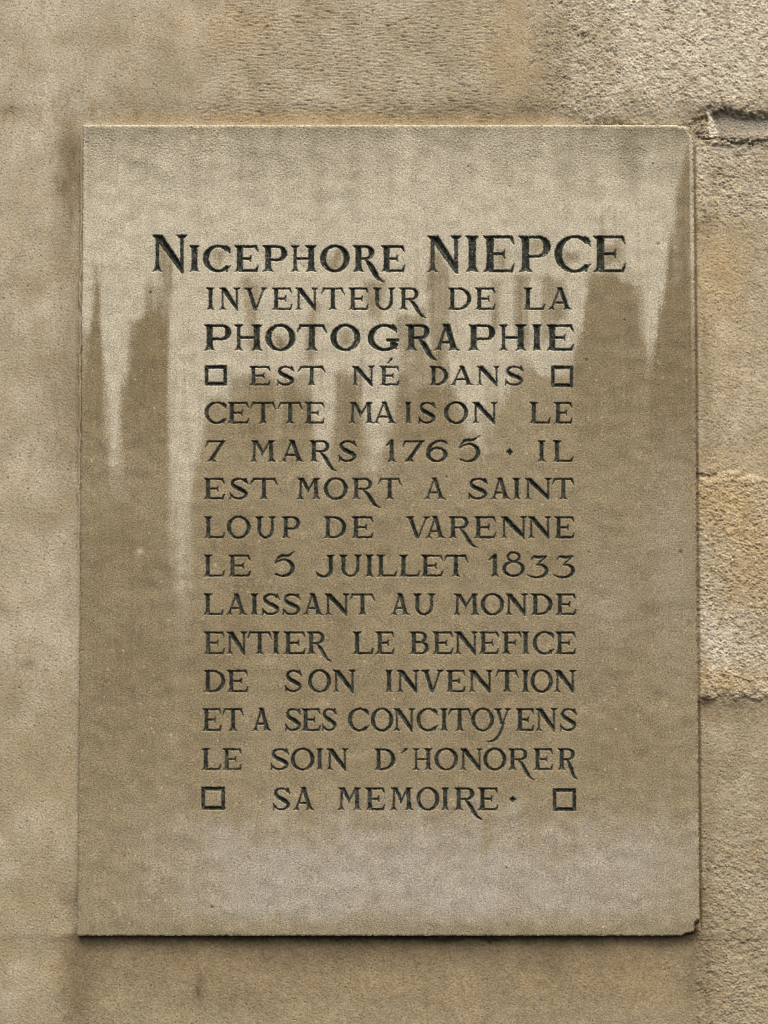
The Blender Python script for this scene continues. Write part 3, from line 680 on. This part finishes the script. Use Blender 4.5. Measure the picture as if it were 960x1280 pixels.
Bm = .06 + .10 * st * (1 - under) + .06 * under * blot + .26 * under * sstep(1160, 1175, WV) * sstep(1300, 1220, Wv) + .18 * under * sstep(1160, 1175, WV) + blob(85, 215, 17, 75, .75) + blob(90, 480, 18, 330, .3) + blob(75, 500, 30, 70, .3) + blob(690, 60, 26, 50, .35) + blob(170, 118, 50, 14, .3) + blob(25, 135, 40, 9, .35) + blob(660, 130, 30, 40, .3) + blob(97, 1230, 24, 60, .65) + blob(880, 1230, 22, 60, .35) + blob(888, 275, 14, 18, .5) + blob(884, 1080, 12, 140, .5) + blob(250, 1235, 6, 20, .6) + blob(480, 1195, 330, 20, .45) + blob(915, 885, 60, 20, .55) + blob(884, 500, 10, 90, .4) + blob(280, 1250, 60, 20, .25) + blob(690, 1200, 14, 50, .3)  # brown stains; the shadow under the far left ledge is painted in too
dirt_shade = blob(881, 876, 8, 9, .9) + blob(925, 880, 40, 7, .35) + blob(727, 43, 4, 4, .7) + blob(33, 832, 9, 7, .45) + blob(250, 1240, 2.5, 7, .6) + blob(484, 1173, 392, 5, .8) + blob(612, 1176, 8, 4, .6) + blob(868, 1163, 7, 7, .95) + blob(484, 1180, 380, 14, .3) + blob(925, 141, 40, 5, .3) + blob(874, 160, 12, 8, .45) + blob(903, 141, 9, 6, .5) + .75 * j2 * sstep(905, 868, WU) + .7 * crack + blob(878, 430, 5, 20, .25) + .35 * j3  # dirt, plus painted shade below the slab edge and inside the bed joint
Mm = inj * sstep(889, 898, WU) * sstep(180, 160, WV + 8 * jn)
Tn = np.maximum(wn(1.6, 5, 141), .9 * wn(3.0, 8, 142))
Pt = np.clip(sstep(1.75, 2.7, Tn) * (.55 + .35 * sstep(-.5, 1, vg)) + LINEN * sstep(-1.0, -1.8, nl) * .75 * sstep(-.6, .8, wn(10, 50, 136)), 0, .85)
cl = lambda a: np.clip(a, 0, 1).ravel()
WAT = {'pale': cl(Pm), 'gold': cl(Gm), 'brown': cl(Bm), 'dirt': cl(dirt_shade), 'mortar': cl(Mm), 'lime': cl(lime), 'pit': cl(Pt * (1 - inj))}  # the dirt channel also carries painted shade

wall = empty('stone_wall', (0, 0, PZB), 'pitted limestone ashlar wall of large blocks around and behind the plaque', 'wall')
WX, WZ = uv_to_world(WU.astype(np.float64), WV.astype(np.float64))
WVT = np.stack([WX, -HW / 1000.0, WZ - PZB], -1).reshape(-1, 3).astype(np.float32)
mv, mu = WU.shape
wid = np.arange(mv * mu, dtype=np.int32).reshape(mv, mu)
WF = np.stack([wid[:-1, :-1], wid[1:, :-1], wid[1:, 1:], wid[:-1, 1:]], -1)
cu_ = (WU[:-1, :-1] + WU[1:, 1:]) / 2; cv_ = (WV[:-1, :-1] + WV[1:, 1:]) / 2
lm = (lime[:-1, :-1] > .5); ij = (inj[:-1, :-1] > .5) & (cu_ > 868)
hole = (cu_ > 116) & (cu_ < 850) & (cv_ > 172) & (cv_ < 1150)
reg = np.full(cu_.shape, 0, np.int8)
reg[(cv_ < 150) & (cu_ < 663)] = 1
reg[(cv_ < 158) & (cu_ >= 663)] = 2
rt = (cu_ >= 663) & (cv_ >= 158)
reg[rt & (cv_ < 594)] = 3; reg[rt & (cv_ >= 594) & (cv_ < 872)] = 4; reg[rt & (cv_ >= 872)] = 5
lf = (cu_ < 663) & (cv_ >= 150)
reg[lf & (cv_ < 640)] = 6; reg[lf & (cv_ >= 640)] = 7
reg[(cu_ > 79) & (cu_ < 872) & (cv_ > 1140)] = 8
reg[ij] = 9; reg[lm] = 10; reg[hole] = -1
NAMES = {1: ('stone_block', 'smooth block with fine horizontal tooling marks'), 2: ('stone_block', 'pale rough block with a chipped lower edge'), 3: ('stone_block', None), 4: ('stone_block', 'rough golden block'), 5: ('stone_block', 'smoother block with a dark stained top'),
         6: ('stone_block', 'block with a brown stain beside the plaque'), 7: ('stone_block', None), 8: ('stone_block', 'smooth brownish block below the plaque'), 9: ('mortar_joint', None), 10: ('lime_drip', None)}
for k, (nm, lb) in NAMES.items():
    fc = WF[reg == k]
    if len(fc) == 0: continue
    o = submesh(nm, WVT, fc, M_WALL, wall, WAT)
    if lb: o['label'] = lb

# the body of the wall behind the dressed faces
x0, z1 = uv_to_world(wu[0] + 4, wv[0] + 4); x1, z0 = uv_to_world(wu[-1] - 4, wv[-1] - 4)
x0, x1 = max(x0, uv_to_world(wu[0] + 4, wv[-1])[0]), min(x1, uv_to_world(wu[-1] - 4, wv[-1])[0])
bx = np.array([(x, y, z - PZB) for y in (0.052, 0.42) for x, z in ((x0, z0), (x1, z0), (x1, z1), (x0, z1))])
bf = np.array([(0, 1, 2, 3), (5, 4, 7, 6), (4, 0, 3, 7), (1, 5, 6, 2), (3, 2, 6, 7), (4, 5, 1, 0)])
make_mesh('wall_core', bx, bf, M_WALL, wall, {k: np.full(8, .2) for k in ('pale', 'gold')}, False)
